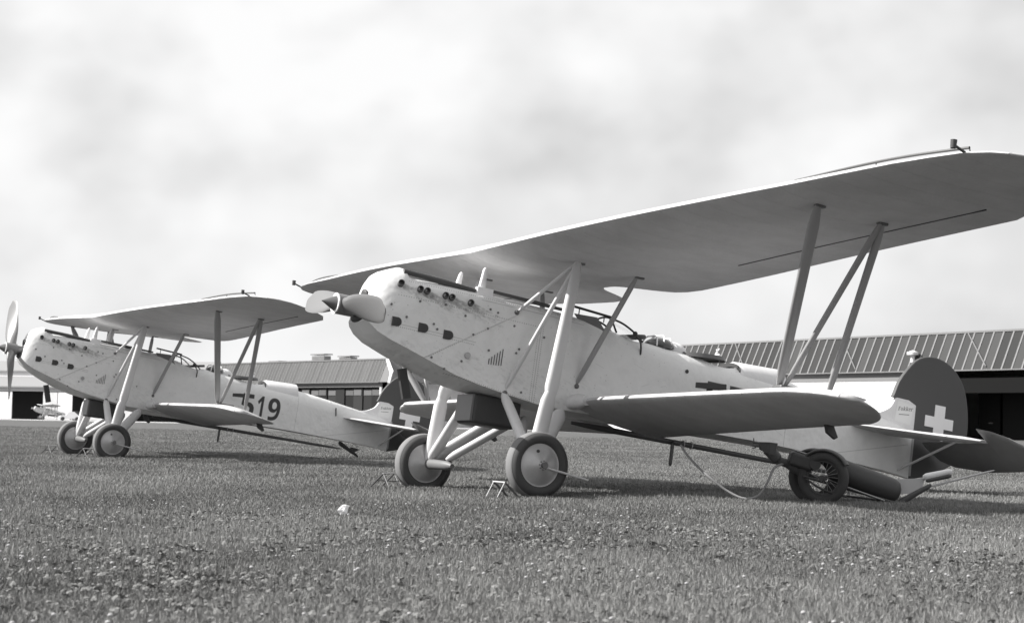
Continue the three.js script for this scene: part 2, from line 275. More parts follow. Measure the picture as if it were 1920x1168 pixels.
function skinTexture(number) { // colour of the fuselage: port half on top, starboard half below; marks and soot only
  const c = document.createElement('canvas'); c.width = 2048; c.height = 1024; const x = c.getContext('2d');
  const X = s => s / 8.4 * 2048;
  x.fillStyle = 'rgb(224,224,224)'; x.fillRect(0, 0, 2048, 1024);
  for (const half of [0, 1]) {
    const Y = y => (half === 0 ? 0 : 512) + (1 - (y + 1) / 2) * 512;
    for (let i = 0; i < 5200; i++) { const a = rr(0.005, 0.02), r = rr(2, 26); x.fillStyle = rnd() < 0.5 ? `rgba(255,255,255,${a})` : `rgba(110,110,110,${a})`; x.beginPath(); x.ellipse(rr(0, 2048), half * 512 + rr(0, 512), r * rr(0.5, 2.2), r * 0.6, rr(0, 3), 0, 7); x.fill(); }
    // soot streaks behind the exhaust stubs: irregular specks of soot
    for (const [s, y] of [[0.5, 0.32], [0.75, 0.29], [0.83, 0.28], [1.05, 0.28], [1.14, 0.27], [1.37, 0.25]]) for (let i = 0; i < 150; i++) {
      const t = rnd() * rnd(); x.fillStyle = `rgba(50,50,50,${0.05 * rr(0.4, 1.6)})`; x.beginPath(); x.ellipse(X(s + 0.04 + t * 0.55), Y(y - 0.02 - t * 0.16 + rr(-0.035, 0.035) * (1 + t)), rr(2, 9), rr(1, 4), 0.25, 0, 7); x.fill();
    }
    // oil grime low on the cowl
    for (let i = 0; i < 600; i++) { x.fillStyle = `rgba(60,60,60,${rr(0.01, 0.05)})`; x.beginPath(); x.ellipse(X(rr(0.4, 3)), Y(rr(-0.7, -0.3)), rr(1, 10), rr(1, 4), 0.4, 0, 7); x.fill(); }
    // panel joints of the metal cowl and stitch lines of the fabric
    x.strokeStyle = 'rgba(80,80,80,0.35)'; x.lineWidth = 1.6;
    for (const [a, b, e, f] of [[0.5, -0.12, 1.5, -0.16], [2.3, -0.72, 2.3, 0.25], [1.5, 0.33, 2.9, 0.3], [6.6, -0.66, 8.15, -0.3], [5.97, -0.68, 5.97, 0.2]]) { x.beginPath(); x.moveTo(X(a), Y(b)); x.lineTo(X(e), Y(f)); x.stroke(); }
    x.fillStyle = 'rgba(90,90,90,0.45)'; // rivet rows along the metal panels, scratches and grease dots
    for (const [a, b, e, f, n] of [[0.52, -0.15, 1.5, -0.19, 40], [0.6, 0.37, 2.8, 0.345, 80], [2.33, -0.7, 2.33, 0.22, 36], [2.27, -0.7, 2.27, 0.22, 36], [0.95, -0.41, 2.0, 0.26, 44], [0.5, 0.2, 2.25, 0.16, 60], [1.2, -0.56, 2.3, -0.7, 40]]) for (let i = 0; i < n; i++) { const q = i / n; x.beginPath(); x.arc(X(a + (e - a) * q), Y(b + (f - b) * q), 1.5, 0, 7); x.fill(); }
    for (let i = 0; i < 260; i++) { x.fillStyle = `rgba(70,70,70,${rr(0.1, 0.4)})`; x.beginPath(); x.ellipse(X(rr(0.4, 6)), Y(rr(-0.7, 0.35)), rr(0.6, 2), rr(0.6, 1.6), 0, 0, 7); x.fill(); }
    for (let i = 0; i < 70; i++) { x.strokeStyle = `rgba(${rnd() < 0.5 ? '90,90,90' : '255,255,255'},${rr(0.08, 0.22)})`; x.lineWidth = rr(0.6, 1.4); const a = X(rr(0.4, 7)), b = Y(rr(-0.7, 0.3)); x.beginPath(); x.moveTo(a, b); x.lineTo(a + rr(-40, 40), b + rr(-18, 18)); x.stroke(); }
    x.fillStyle = 'rgb(52,52,52)'; x.textBaseline = 'alphabetic'; x.textAlign = 'left';
    const boxes = number === '519' ? [['5', 4.7, 5.0], ['1', 5.06, 5.24], ['9', 5.31, 5.58]] : [['5', 4.64, 4.95], ['7', 5.02, 5.3]];
    for (const [ch, a, b] of boxes) {
      x.save(); x.font = 'bold 100px sans-serif'; const w = x.measureText(ch).width, y0 = -0.515, y1 = -0.05;
      const sx = (X(b) - X(a)) / (w * 0.86), sy = (Y(y0) - Y(y1)) / 73;
      if (half === 1) { x.translate(X(4.64 + 5.58) - X(a), Y(y0)); x.scale(-sx, sy); } else { x.translate(X(a) - w * 0.06 * sx, Y(y0)); x.scale(sx, sy); }
      x.fillText(ch, 0, 0); x.restore();
    }
  }
  const t = new THREE.CanvasTexture(c); t.colorSpace = THREE.SRGBColorSpace; t.anisotropy = 8; return t;
}
const mBody = n => new THREE.MeshStandardMaterial({ color: new THREE.Color().setRGB(1, 1, 1), map: skinTexture(n), roughness: 0.42, bumpMap: texDent, bumpScale: 0.008 });

// fuselage cross-sections
const S_ = [0.21, 0.25, 0.33, 0.47, 0.53, 0.56, 0.6, 0.7, 1.0, 1.3, 1.6, 2.0, 2.4, 2.8, 3.1, 3.4, 3.8, 4.2, 4.6, 5.0, 5.4, 5.8, 6.2, 6.7, 7.2, 7.7, 8.0, 8.22];
const topY = s => smooth([0.3, 0.45, 0.53, 0.6, 1.0, 2.6, 3.0, 3.4, 3.9, 4.4, 5.2, 5.95, 6.5, 7.5, 8.22], [0.49, 0.53, 0.53, 0.45, 0.44, 0.42, 0.4, 0.35, 0.29, 0.27, 0.24, 0.2, 0.145, 0.01, -0.09], s);
const chineY = s => smooth([0.25, 0.4, 0.88, 1.25, 1.6, 1.97, 2.4, 3.2, 5.4, 6.6, 7.84, 8.22], [-0.2, -0.28, -0.43, -0.55, -0.62, -0.67, -0.72, -0.72, -0.66, -0.67, -0.7, -0.735], s);
const halfW = s => smooth([0.3, 0.45, 0.7, 1.2, 4.4, 5.4, 6.6, 7.6, 8.22], [0.34, 0.385, 0.415, 0.435, 0.43, 0.36, 0.245, 0.12, 0.028], s);
const breakY = s => smooth([0.3, 1.6, 2.4, 3.2, 4.8, 6.5, 8.22], [0.2, 0.24, 0.15, -0.05, -0.08, -0.13, -0.22], s);
const keelD = s => smooth([0.25, 0.8, 1.5, 2.2, 8.22], [0.03, 0.11, 0.08, 0.03, 0.008], s);
function section(s) {
  const yt = topY(s), yc = chineY(s), hw = halfW(s), yb = breakY(s), yk = yc - keelD(s), p = lin([0.3, 2.4, 3.3, 8], [0.52, 0.55, 0.86, 0.95], s), pts = [];
  for (let i = 0; i <= 9; i++) { const a = (1 - i / 9) * Math.PI / 2; pts.push([Math.pow(Math.cos(a), p) * hw, yb + (yt - yb) * Math.pow(Math.sin(a), p * 1.02)]); }
  for (let i = 1; i <= 5; i++) pts.push([hw * (1 - 0.02 * (i / 5)), yb + (yc - yb) * i / 5]);
  for (let i = 1; i <= 4; i++) { const q = i / 4; pts.push([hw * 0.98 * (1 - q), yc + (yk - yc) * Math.pow(q, 0.8)]); }
  const k = lin([0.21, 0.25, 0.33, 0.47], [0.74, 0.88, 0.97, 1], s), fade = Math.max(0, 1 - (s - 0.21) / 0.5), yM = 0.1;
  return pts.map(([z, y]) => { const yy = yM + (y - yM) * k; return [s + 0.13 * fade * Math.max(0, Math.min(1, (yy + 0.15) / 0.55)), yy, Math.max(0, z) * k]; });
}
const texDent = noiseTex(512, 0.5, { coarse: 9, fine: 34, ca: 0.5, fa: 0.12 }); texDent.repeat.set(5, 2.4);
const mBodyA = mBody('57'), mBodyB = mBody('519');
function fuselageGeometry() {
  const secs = S_.map(section), halves = [];
  for (const sg of [1, -1]) {
    const P = [], U = [];
    const tri = (a, b, c) => { for (const [s, y, z] of sg > 0 ? [a, b, c] : [a, c, b]) { const p = L(s, y, z * sg); P.push(p.x, p.y, p.z); U.push(s / 8.4, (sg > 0 ? 0.5 : 0) + (y + 1) / 4); } };
    for (let i = 0; i + 1 < secs.length; i++) for (let j = 0; j + 1 < secs[0].length; j++) { tri(secs[i][j], secs[i][j + 1], secs[i + 1][j + 1]); tri(secs[i][j], secs[i + 1][j + 1], secs[i + 1][j]); }
    for (const [r, f] of [[secs[0], 1], [secs[secs.length - 1], 0]]) { const m = [r[0][0] * 0.5 + r[r.length - 1][0] * 0.5, (r[0][1] + r[r.length - 1][1]) / 2, 0]; for (let j = 0; j + 1 < r.length; j++) f ? tri(m, r[j + 1], r[j]) : tri(m, r[j], r[j + 1]); }
    const g = new THREE.BufferGeometry(); g.setAttribute('position', new THREE.Float32BufferAttribute(P, 3)); g.setAttribute('uv', new THREE.Float32BufferAttribute(U, 2)); halves.push(g);
  }
  let g = mergeGeometries(halves); g.computeVertexNormals();
  const a = g.attributes.position.array; let vol = 0;
  for (let i = 0; i < a.length; i += 9) vol += a[i] * (a[i + 4] * a[i + 8] - a[i + 5] * a[i + 7]) - a[i + 1] * (a[i + 3] * a[i + 8] - a[i + 5] * a[i + 6]) + a[i + 2] * (a[i + 3] * a[i + 7] - a[i + 4] * a[i + 6]);
  if (vol < 0) { const idx = []; for (let i = 0; i < a.length / 3; i += 3) idx.push(i, i + 2, i + 1); g.setIndex(idx); g = g.toNonIndexed(); g.computeVertexNormals(); }
  g = toCreasedNormals(g, 0.55);
  // two open cockpits cut into the top
  try {
    let br = new Brush(g); br.updateMatrixWorld();
    const ev = new Evaluator(); ev.useGroups = false; ev.attributes = ['position', 'normal', 'uv'];
    for (const [s, y, ls, lz] of [[3.62, 0.36, 0.3, 0.27], [4.88, 0.28, 0.42, 0.3]]) {
      const cg = new THREE.CylinderGeometry(1, 1, 0.8, 28); cg.scale(ls, 1, lz); const p = L(s, y, 0); cg.translate(p.x, p.y - 0.1, p.z);
      const cb = new Brush(cg); cb.updateMatrixWorld(); br = ev.evaluate(br, cb, SUBTRACTION); br.updateMatrixWorld();
    }
    return br.geometry;
  } catch (e) { console.log('csg', e.message); return g; }
}
// wings
function wingSkin(stations) { // [z, sLE, yLE, sTE, yTE, thickness]
  const n = 13, rings = stations.map(([z, s0, y0, s1, y1, th]) => {
    const c = s1 - s0, up = [], lo = [];
    for (let i = 0; i < n; i++) { const x = 0.5 - 0.5 * Math.cos(Math.PI * i / (n - 1)), T = 5 * th * (0.2969 * Math.sqrt(x) - 0.126 * x - 0.3516 * x * x + 0.2843 * x ** 3 - 0.1015 * x ** 4) + 0.003 * x, s = s0 + c * x, y = y0 + (y1 - y0) * x; up.push(L(s, y + T * 1.3, z)); if (i > 0 && i < n - 1) lo.push(L(s, y - T * 0.7, z)); }
    return [...up, ...lo.reverse()];
  });
  return skin(rings, { crease: 0.9, uv: p => [p.x / 1.7, p.z / 1.7] });
}
const upLE = z => smooth([0, 1.2, 2.5, 4.3, 5.7, 6.8, 7.5], [1.5, 1.5, 1.52, 1.68, 1.84, 1.95, 2.07], Math.abs(z));
const upY = z => lin([0, 2.5, 7.5], [0.915, 0.965, 1.15], Math.abs(z));
const upTE = z => smooth([0, 0.15, 0.28, 0.4, 0.55, 0.75, 0.95, 1.6, 4.3, 6.2], [3.38, 3.4, 3.52, 3.72, 3.93, 4.05, 4.08, 4.06, 4.0, 3.96], Math.abs(z));
const upTY = z => lin([0, 0.6, 2, 4.2, 6.3, 7.9], [0.87, 0.875, 0.925, 1.04, 1.13, 1.15], Math.abs(z));
function upperWing(sg) {
  const st = []; const half = sg > 0 ? 1 : 0.905;
  for (const z of [0, 0.08, 0.15, 0.2, 0.25, 0.3, 0.36, 0.42, 0.5, 0.6, 0.75, 0.95, 1.2, 1.7, 2.4, 3.2, 4, 4.8, 5.6, 6.2]) st.push([z * sg * (z > 2 ? half : 1), upLE(z), upY(z), upTE(z), upTY(z), lin([0, 2, 7.5], [0.24, 0.23, 0.14], z)]);
  // raked round tip
  for (const [z, a, b, t] of [[6.8, 1.95, 3.72, 0.1], [7.2, 2.02, 3.42, 0.085], [7.5, 2.09, 3.12, 0.07], [7.72, 2.2, 2.88, 0.05], [7.84, 2.33, 2.72, 0.03], [7.88, 2.45, 2.58, 0.012]]) st.push([z * sg * half, a, upY(z), b, upTY(z), t]);
  return wingSkin(sg > 0 ? st : st.reverse());
}
const loLE = 2.84, loY = -0.6, loTY = z => lin([0.4, 1.5, 3.2, 4.2], [-0.85, -0.81, -0.755, -0.73], Math.abs(z));
function lowerWing(sg) {
  const st = []; for (const z of [0.36, 0.5, 0.9, 1.5, 2.2, 3, 3.7, 4.2]) st.push([z * sg, loLE, loY - (z < 0.7 ? 0.03 : 0), 4.07, loTY(z), 0.145]);
  for (let i = 1; i <= 18; i++) { const q = Math.sin(i / 18 * Math.PI / 2), z = 4.2 + 1.03 * q, a = 2.84 + 0.36 * (1 - Math.sqrt(1 - q ** 3)), b = 4.07 - 1.1 * (1 - Math.pow(1 - q ** 1.6, 0.6)); st.push([z * sg * (sg < 0 ? 0.9 : 1), a, loY - 0.055 * q * q, Math.max(b, a + 0.02), lin([3.0, 4.1], [-0.64, -0.735], b), 0.012 + 0.133 * Math.sqrt(1 - q ** 2.6)]); }
  if (sg < 0) for (const q of st) { q[2] += 0.05; q[4] += 0.05; }
  return wingSkin(st);
}
function slab(pts, z0, z1, round = 0.012) { // flat surface with (s, y) outline, thickness along z
  const sh = new THREE.Shape(pts.map(([s, y]) => { const p = L(s, y, 0); return new THREE.Vector2(p.x, p.y); }));
  const g = new THREE.ExtrudeGeometry(sh, { depth: z1 - z0 - 2 * round, bevelEnabled: true, bevelSize: round, bevelThickness: round, bevelSegments: 2, curveSegments: 8 });
  g.translate(0, 0, -z1 + round); return g;
}
const curve = (pts, closed = true, n = 60) => new THREE.CatmullRomCurve3(pts.map(([a, b]) => V(a, b, 0)), closed, 'catmullrom', 0.5).getPoints(n).map(p => [p.x, p.y]);

function wheelParts(root, z, sg) {
  const c = L(AX.s, AX.y, z), w = new THREE.Group(); w.name = 'wheel'; w.position.copy(c); w.scale.set(1.06, 1.06, 1.25); root.add(w);
  const prof = [], r = 0.066, R = AX.R - r;
  const tyre = new THREE.TorusGeometry(R, r, 20, 56); tyre.scale(1, 1, 1.3); mesh('tyre', tyre, mRubber, w);
  mesh('tread', new THREE.LatheGeometry([V(AX.R - 0.012, -0.052, 0), V(AX.R + 0.001, -0.042, 0), V(AX.R + 0.004, 0, 0), V(AX.R + 0.001, 0.042, 0), V(AX.R - 0.012, 0.052, 0)].map(v => new THREE.Vector2(v.x, v.y)), 56).rotateX(Math.PI / 2), mTread, w);
  const lathe = new THREE.LatheGeometry([[0.0, 0.118], [0.035, 0.115], [0.05, 0.108], [0.15, 0.072], [0.205, 0.05], [0.214, 0.056], [0.226, 0.054], [0.23, 0.03]].map(([a, b]) => new THREE.Vector2(a, b)), 48).rotateX(Math.PI / 2);
  for (const q of [1, -1]) { const d = mesh('wheel_disc', lathe, mDisc, w); d.rotation.y = q > 0 ? 0 : Math.PI; }
  const hub = mesh('hub', new THREE.CylinderGeometry(0.028, 0.034, 0.05, 16).rotateX(Math.PI / 2), mSteel, w); hub.position.z = -sg * 0.125;
  const nut = []; for (let i = 0; i < 8; i++) nut.push(new THREE.CylinderGeometry(0.006, 0.006, 0.02, 6).rotateX(Math.PI / 2).translate(Math.cos(i * 0.785) * 0.045, Math.sin(i * 0.785) * 0.045, 0));
  mesh('bolt_ring', merge(nut), mSteel, w).position.z = -sg * 0.112;
  const hole = mesh('valve_hole', new THREE.CylinderGeometry(0.017, 0.017, 0.012, 14).rotateX(Math.PI / 2), mBlack, w); hole.position.set(0.055, 0.135, -sg * 0.073);
  return c;
}
function propeller(root, turn) {
  const p = new THREE.Group(); p.name = 'propeller'; p.position.copy(L(0.04, 0.02, 0)); p.rotation.x = turn; root.add(p);
  const bladeG = () => { // blade along +y, chord across, twisted
    const rings = [], n = 16;
    for (let i = 0; i <= 16; i++) {
      const t = i / 16, r = 0.04 + 1.1 * t, ch = smooth([0, 0.12, 0.3, 0.6, 0.85, 0.95, 1], [0.2, 0.23, 0.31, 0.33, 0.29, 0.22, 0.06], t), th = smooth([0, 0.15, 0.5, 1], [0.17, 0.11, 0.05, 0.012], t), tw = smooth([0, 0.3, 1], [1.05, 0.72, 0.34], t), q = [];
      for (let j = 0; j < n; j++) { const a = j / n * 2 * Math.PI, cx = Math.cos(a) * ch / 2, cy = Math.sin(a) * th / 2; q.push(V(Math.sin(tw) * cx * 0.9 + Math.cos(tw) * cy, r, Math.cos(tw) * cx - Math.sin(tw) * cy)); }
      rings.push(q);
    }
    return skin(rings, { crease: 1 });
  };
  const g = bladeG();
  for (const k of [0, 1]) { const b = mesh('blade', g, mProp, p); b.rotation.x = k * Math.PI; }
  mesh('hub', merge([new THREE.CylinderGeometry(0.115, 0.115, 0.2, 28).rotateZ(Math.PI / 2)]), mProp, p);
  mesh('hub_plate', new THREE.CylinderGeometry(0.11, 0.12, 0.02, 28).rotateZ(Math.PI / 2).translate(0.11, 0, 0), grey(0.72, { roughness: 0.3 }), p);
  mesh('hub_cone', new THREE.ConeGeometry(0.088, 0.17, 24).rotateZ(-Math.PI / 2).translate(0.2, 0, 0), mSteel, p);
  mesh('shaft', new THREE.CylinderGeometry(0.07, 0.09, 0.4, 20).rotateZ(Math.PI / 2).translate(-0.27, 0, 0), mSteel, p);
  return p;
}
function makeBiplane() {
  const o = thing('biplane', 'large silver biplane in front with level propeller and white cross on its dark rudder', 'biplane');
  const fus = mesh('fuselage', fuselageGeometry(), mBodyA, o);
  // ---- nose details
  const port = (name, geo, mat, s, y, z, rot) => { const m = mesh(name, geo, mat, fus); m.position.copy(L(s, y, z)); if (rot) m.rotation.set(...rot); return m; };
  const zAt = (s, y) => { const q = section(s); for (let i = 0; i + 1 < q.length; i++) if (q[i][1] >= y && q[i + 1][1] <= y) { const t = (q[i][1] - y) / Math.max(1e-6, q[i][1] - q[i + 1][1]); return q[i][2] + (q[i + 1][2] - q[i][2]) * t; } return halfW(s); };
  const stub = merge([new THREE.CylinderGeometry(0.036, 0.036, 0.07, 16, 1, true), new THREE.CylinderGeometry(0.028, 0.028, 0.07, 16, 1, true), new THREE.RingGeometry(0.028, 0.036, 16).rotateX(-Math.PI / 2).translate(0, 0.035, 0), new THREE.CircleGeometry(0.03, 16).rotateX(-Math.PI / 2).translate(0, -0.01, 0)]).rotateX(-Math.PI / 2);
  const mStub = mPipe.clone(); mStub.side = THREE.DoubleSide;
  for (const sg of [1, -1]) {
    for (const [s, y] of [[0.5, 0.325], [0.73, 0.3], [0.815, 0.295], [1.04, 0.285], [1.12, 0.28], [1.36, 0.262]]) { const m = mesh('exhaust_stub', stub, mStub, fus); m.position.copy(L(s, y, sg * (zAt(s, y) + 0.01))); m.rotation.set(0.2 * sg, sg > 0 ? -0.25 : Math.PI + 0.25, 0); }
    for (const [s, y] of [[0.51, -0.1], [0.83, -0.115], [1.14, -0.14]]) {
      const sh = new THREE.Shape(); sh.moveTo(0.05, -0.045); sh.lineTo(0.05, 0.045); sh.lineTo(-0.015, 0.045); sh.absarc(-0.015, 0, 0.045, Math.PI / 2, Math.PI * 1.5, false); sh.lineTo(0.05, -0.045);
      const m = mesh('cooling_port', new THREE.ExtrudeGeometry(sh, { depth: 0.012, bevelEnabled: true, bevelSize: 0.005, bevelThickness: 0.004, bevelSegments: 1 }), mBlack, fus); m.position.copy(L(s, y, sg * (zAt(s, y) - 0.004))); if (sg > 0) { m.rotation.y = Math.PI; m.scale.x = -1; }
    }
    for (let i = 0; i < 6; i++) mesh('louvre', rod(L(1.69 + i * 0.032, -0.375 + i * 0.002, sg * 0.436), L(1.69 + i * 0.032, -0.31 + i * 0.027, sg * 0.438), 0.0065), mBlack, fus);
    mesh('cowl_strap', rod(L(0.9, -0.43, sg * (zAt(0.9, -0.42) + 0.003)), L(1.96, 0.235, sg * (zAt(1.96, 0.2) + 0.004)), 0.009), grey(0.6), fus);
    const cap = mesh('filler_cap', merge([new THREE.CylinderGeometry(0.032, 0.036, 0.03, 18).rotateX(Math.PI / 2)]), grey(0.35, { metalness: 0.7, roughness: 0.3 }), fus); cap.position.copy(L(1.41, -0.325, sg * 0.44));
    const fast = new THREE.CylinderGeometry(0.012, 0.014, 0.012, 10).rotateX(Math.PI / 2);
    for (const [s, y] of [[0.75, 0.17], [1.06, 0.19], [1.32, 0.11], [0.62, -0.03], [0.95, -0.05], [1.0, -0.1], [0.43, 0.08], [0.98, -0.42], [1.62, 0.24], [1.72, 0.22], [1.95, 0.11], [2.05, -0.14], [2.02, -0.19], [1.67, -0.22], [1.62, 0.02], [1.45, -0.08], [1.15, -0.52], [1.35, -0.4], [2.15, -0.62], [2.35, 0.05], [2.5, -0.3], [0.6, 0.42], [1.0, 0.42]]) { const m = mesh('fastener', fast, mSteel, fus); m.position.copy(L(s, y, sg * (zAt(s, y) + 0.003))); }
    // long trough and pipe beside the cylinder banks
    mesh('side_pipe', strut(L(0.54, 0.475, sg * 0.335), L(1.45, 0.43, sg * 0.335), 0.08, 0.08, 0.065, 0.07, V(0, 1, 0), 14, 2, false), mPipe, o);
    mesh('side_pipe', strut(L(1.66, 0.465, sg * 0.32), L(2.75, 0.43, sg * 0.3), 0.055, 0.06, 0.045, 0.05, V(0, 1, 0), 14, 2, false), mPipe, o);
    mesh('bracket', merge([box(0.2, 0.12, 0.06).translate(...L(1.56, 0.42, sg * 0.345).toArray()), strut(L(1.53, 0.45, sg * 0.33), L(1.56, 0.72, sg * 0.3), 0.1, 0.05, 0.05, 0.04)]), mWhite, o);
    mesh('dark_bar', new RoundedBoxGeometry(0.46, 0.075, 0.02, 3, 0.009).rotateZ(-0.1).translate(...L(4.72, -0.115, sg * (halfW(4.72) + 0.0)).toArray()), mBlack, fus);  // dark rounded bar on each fuselage side, ahead of the number
    const dot = mesh('socket', new THREE.CylinderGeometry(0.022, 0.024, 0.012, 14).rotateX(Math.PI / 2), mBlack, fus); dot.position.copy(L(4.35, 0.0, sg * (zAt(4.35, 0) + 0.002)));
  }
  port('starter_hole', new THREE.SphereGeometry(1, 24, 16).scale(0.03, 0.07, 0.085), mBlack, 0.285, 0.185, -0.06, [0, 0, -0.2]);
  port('chin_intake', new THREE.SphereGeometry(1, 28, 20).scale(0.055, 0.06, 0.17), mBlack, 0.232, -0.085, -0.03, [0, 0, -0.35]);
  mesh('chin_flap', merge([box(0.1, 0.34, 0.05).rotateZ(-0.32).translate(...L(0.88, -0.72, 0.02).toArray())]), mBlack, o);
  const rad = mesh('radiator', new RoundedBoxGeometry(0.62, 0.34, 0.42, 3, 0.04).rotateZ(-0.02).translate(...L(2.0, -0.86, 0).toArray()), grey(0.055, { roughness: 0.6 }), o);
  for (let i = 0; i < 7; i++) mesh('radiator_slat', box(0.02, 0.3, 0.39).translate(...L(1.69 + 0.002 * i, -0.86, 0).toArray()).translate(0.012, 0, 0).scale(1, 1, 1).translate(0, 0, (i - 3) * 0.001), mSteel, rad);
  // ---- propeller: blades level
  propeller(o, Math.PI / 2 - 0.12);
  // ---- cockpits
  mesh('cockpit_rim', new THREE.TorusGeometry(1, 0.05, 8, 36).rotateX(Math.PI / 2).scale(0.31, 0.5, 0.28).rotateZ(-0.19).translate(...L(3.62, 0.3, 0).toArray()), mLeather, fus);
  // windshield: dark side panels, raised sight bar, curved frame
  const wsFrame = tubeAlong([L(3.3, 0.05, 0.4), L(3.36, 0.3, 0.34), L(3.36, 0.47, 0.17), L(3.36, 0.5, 0), L(3.36, 0.47, -0.17), L(3.36, 0.3, -0.34)].slice(1), 0.012, 40);
  mesh('windshield_frame', merge([wsFrame, tubeAlong([L(3.36, 0.48, 0.17), L(3.52, 0.44, 0.2), L(3.68, 0.35, 0.24), L(3.78, 0.26, 0.27)], 0.013, 30), tubeAlong([L(3.36, 0.48, -0.17), L(3.52, 0.44, -0.2), L(3.68, 0.35, -0.24), L(3.78, 0.26, -0.27)], 0.013, 30)]), mBlack, o);
  for (const sg of [1, -1]) {
    mesh('windshield_pane', skin([[L(2.84, 0.44, sg * 0.2), L(2.9, 0.28, sg * 0.33), L(2.9, 0.28, sg * 0.325), L(2.84, 0.44, sg * 0.195)], [L(3.16, 0.45, sg * 0.2), L(3.24, 0.24, sg * 0.35), L(3.24, 0.24, sg * 0.345), L(3.16, 0.45, sg * 0.195)]], { crease: 0.1 }), grey(0.2, { roughness: 0.12 }), o);
    mesh('windshield_pane', skin([[L(3.36, 0.46, sg * 0.16), L(3.36, 0.28, sg * 0.33), L(3.36, 0.28, sg * 0.326), L(3.36, 0.46, sg * 0.156)], [L(3.6, 0.38, sg * 0.21), L(3.76, 0.22, sg * 0.32), L(3.76, 0.22, sg * 0.316), L(3.6, 0.38, sg * 0.206)]], { crease: 0.1 }), mScreen, o);
  }
  mesh('gun_sight', merge([rod(L(2.86, 0.535, 0.12), L(3.4, 0.5, 0.12), 0.022), rod(L(2.95, 0.44, 0.12), L(2.95, 0.53, 0.12), 0.01), rod(L(3.3, 0.42, 0.12), L(3.3, 0.51, 0.12), 0.01)]), mBlack, o);
  mesh('mirror', new THREE.SphereGeometry(0.03, 14, 10).translate(...L(3.62, 0.33, 0.34).toArray()), mBlack, o);
  mesh('grab_handle', tubeAlong([L(3.62, 0.31, 0.35), L(3.68, 0.24, 0.38), L(3.69, 0.12, 0.4), L(3.68, 0.08, 0.41)], 0.012, 20), mBlack, o);
  // observer's screen dome
  const dome = new THREE.SphereGeometry(1, 20, 8, 0, Math.PI * 2, 0, Math.PI / 2).scale(0.24, 0.15, 0.24).rotateZ(-0.15).translate(...L(4.19, 0.265, 0).toArray());
  mesh('headrest', new THREE.SphereGeometry(1, 20, 8, 0, Math.PI * 2, 0, Math.PI / 2).scale(0.17, 0.14, 0.2).rotateZ(-0.15).translate(...L(4.38, 0.24, 0).toArray()), mSilver, o);
  mesh('observer_screen', new THREE.SphereGeometry(1, 20, 8, 0, Math.PI * 2, 0, Math.PI / 2).scale(0.2, 0.14, 0.22).rotateZ(-0.15).translate(...L(4.17, 0.26, 0).toArray()), grey(0.07, { roughness: 0.15 }), o);
  mesh('screen_frame', merge([0, 1, 2].map(i => tubeAlong([L(4.03 + i * 0.1, 0.27, 0.2), L(4.06 + i * 0.1, 0.36 + (i === 1 ? 0.05 : 0.03), 0.12), L(4.06 + i * 0.1, 0.4 + (i === 1 ? 0.02 : 0), 0), L(4.06 + i * 0.1, 0.36 + (i === 1 ? 0.05 : 0.03), -0.12), L(4.03 + i * 0.1, 0.27, -0.2)], 0.01, 24))), mWhite, o);
  // gun ring
  const ring = mesh('gun_ring', merge([new THREE.CylinderGeometry(0.36, 0.38, 0.05, 40, 1, true), new THREE.CylinderGeometry(0.3, 0.3, 0.05, 40, 1, true), new THREE.RingGeometry(0.3, 0.36, 40).rotateX(-Math.PI / 2).translate(0, 0.025, 0), new THREE.RingGeometry(0.3, 0.38, 40).rotateX(-Math.PI / 2).translate(0, -0.025, 0), new THREE.CylinderGeometry(0.3, 0.3, 0.012, 40)]).scale(1.05, 1, 0.92).rotateZ(-0.06).translate(...L(4.72, 0.255, 0).toArray()), grey(0.11, { side: THREE.DoubleSide, roughness: 0.5 }), o);
  mesh('gun_mount', merge([rod(L(4.9, 0.27, 0.14), L(4.97, 0.4, 0.14), 0.014), new THREE.SphereGeometry(0.035, 12, 8).translate(...L(4.95, 0.3, 0.16).toArray()), rod(L(4.93, 0.38, 0.14), L(5.02, 0.34, 0.05), 0.012)]), mWhite, ring);
  // turtledeck hump behind the gunner with its dark open front
  const hump = [5.22, 5.3, 5.5, 5.75, 5.95].map(s => { const r = [], h = lin([5.22, 5.3, 5.95], [0.27, 0.3, 0.32], s), w = halfW(s) * 0.86; for (let i = 0; i < 20; i++) { const a = i / 20 * 2 * Math.PI; r.push(L(s, 0.06 + (h - 0.06) * Math.max(-0.6, Math.sin(a)), Math.cos(a) * w)); } return r; });
  mesh('rear_fairing', skin(hump, { crease: 0.6, uv: p => [p.x / 1.7, p.y / 1.7] }), mSilver, o);
  mesh('locker_opening', new THREE.CylinderGeometry(1, 1, 0.014, 28).rotateZ(Math.PI / 2).scale(1, 0.11, 0.27).translate(...L(5.212, 0.16, 0.02).toArray()), mBlack, o);
  // ---- wings
  for (const sg of [1, -1]) {
    const w = mesh('upper_wing', upperWing(sg), mFabric, o);
    const half = sg > 0 ? 1 : 0.905;
    const under = (s, z) => { const a = Math.abs(z), f = (s - upLE(a)) / (upTE(a) - upLE(a)), y = upY(a) + (upTY(a) - upY(a)) * f, th = lin([0, 2, 7.5], [0.24, 0.23, 0.14], a); return y - 0.7 * 5 * th * (0.2969 * Math.sqrt(f) - 0.126 * f - 0.3516 * f * f + 0.2843 * f ** 3 - 0.1015 * f ** 4); };
    const hz = []; for (let i = 0; i <= 14; i++) { const z = 2.6 + i * 0.27, s = 3.42; hz.push(L(s, under(s, z) - 0.0035, z * sg * half)); }
    mesh('aileron_gap', tubeAlong(hz, 0.0065, 40, 6), mBlack, w);
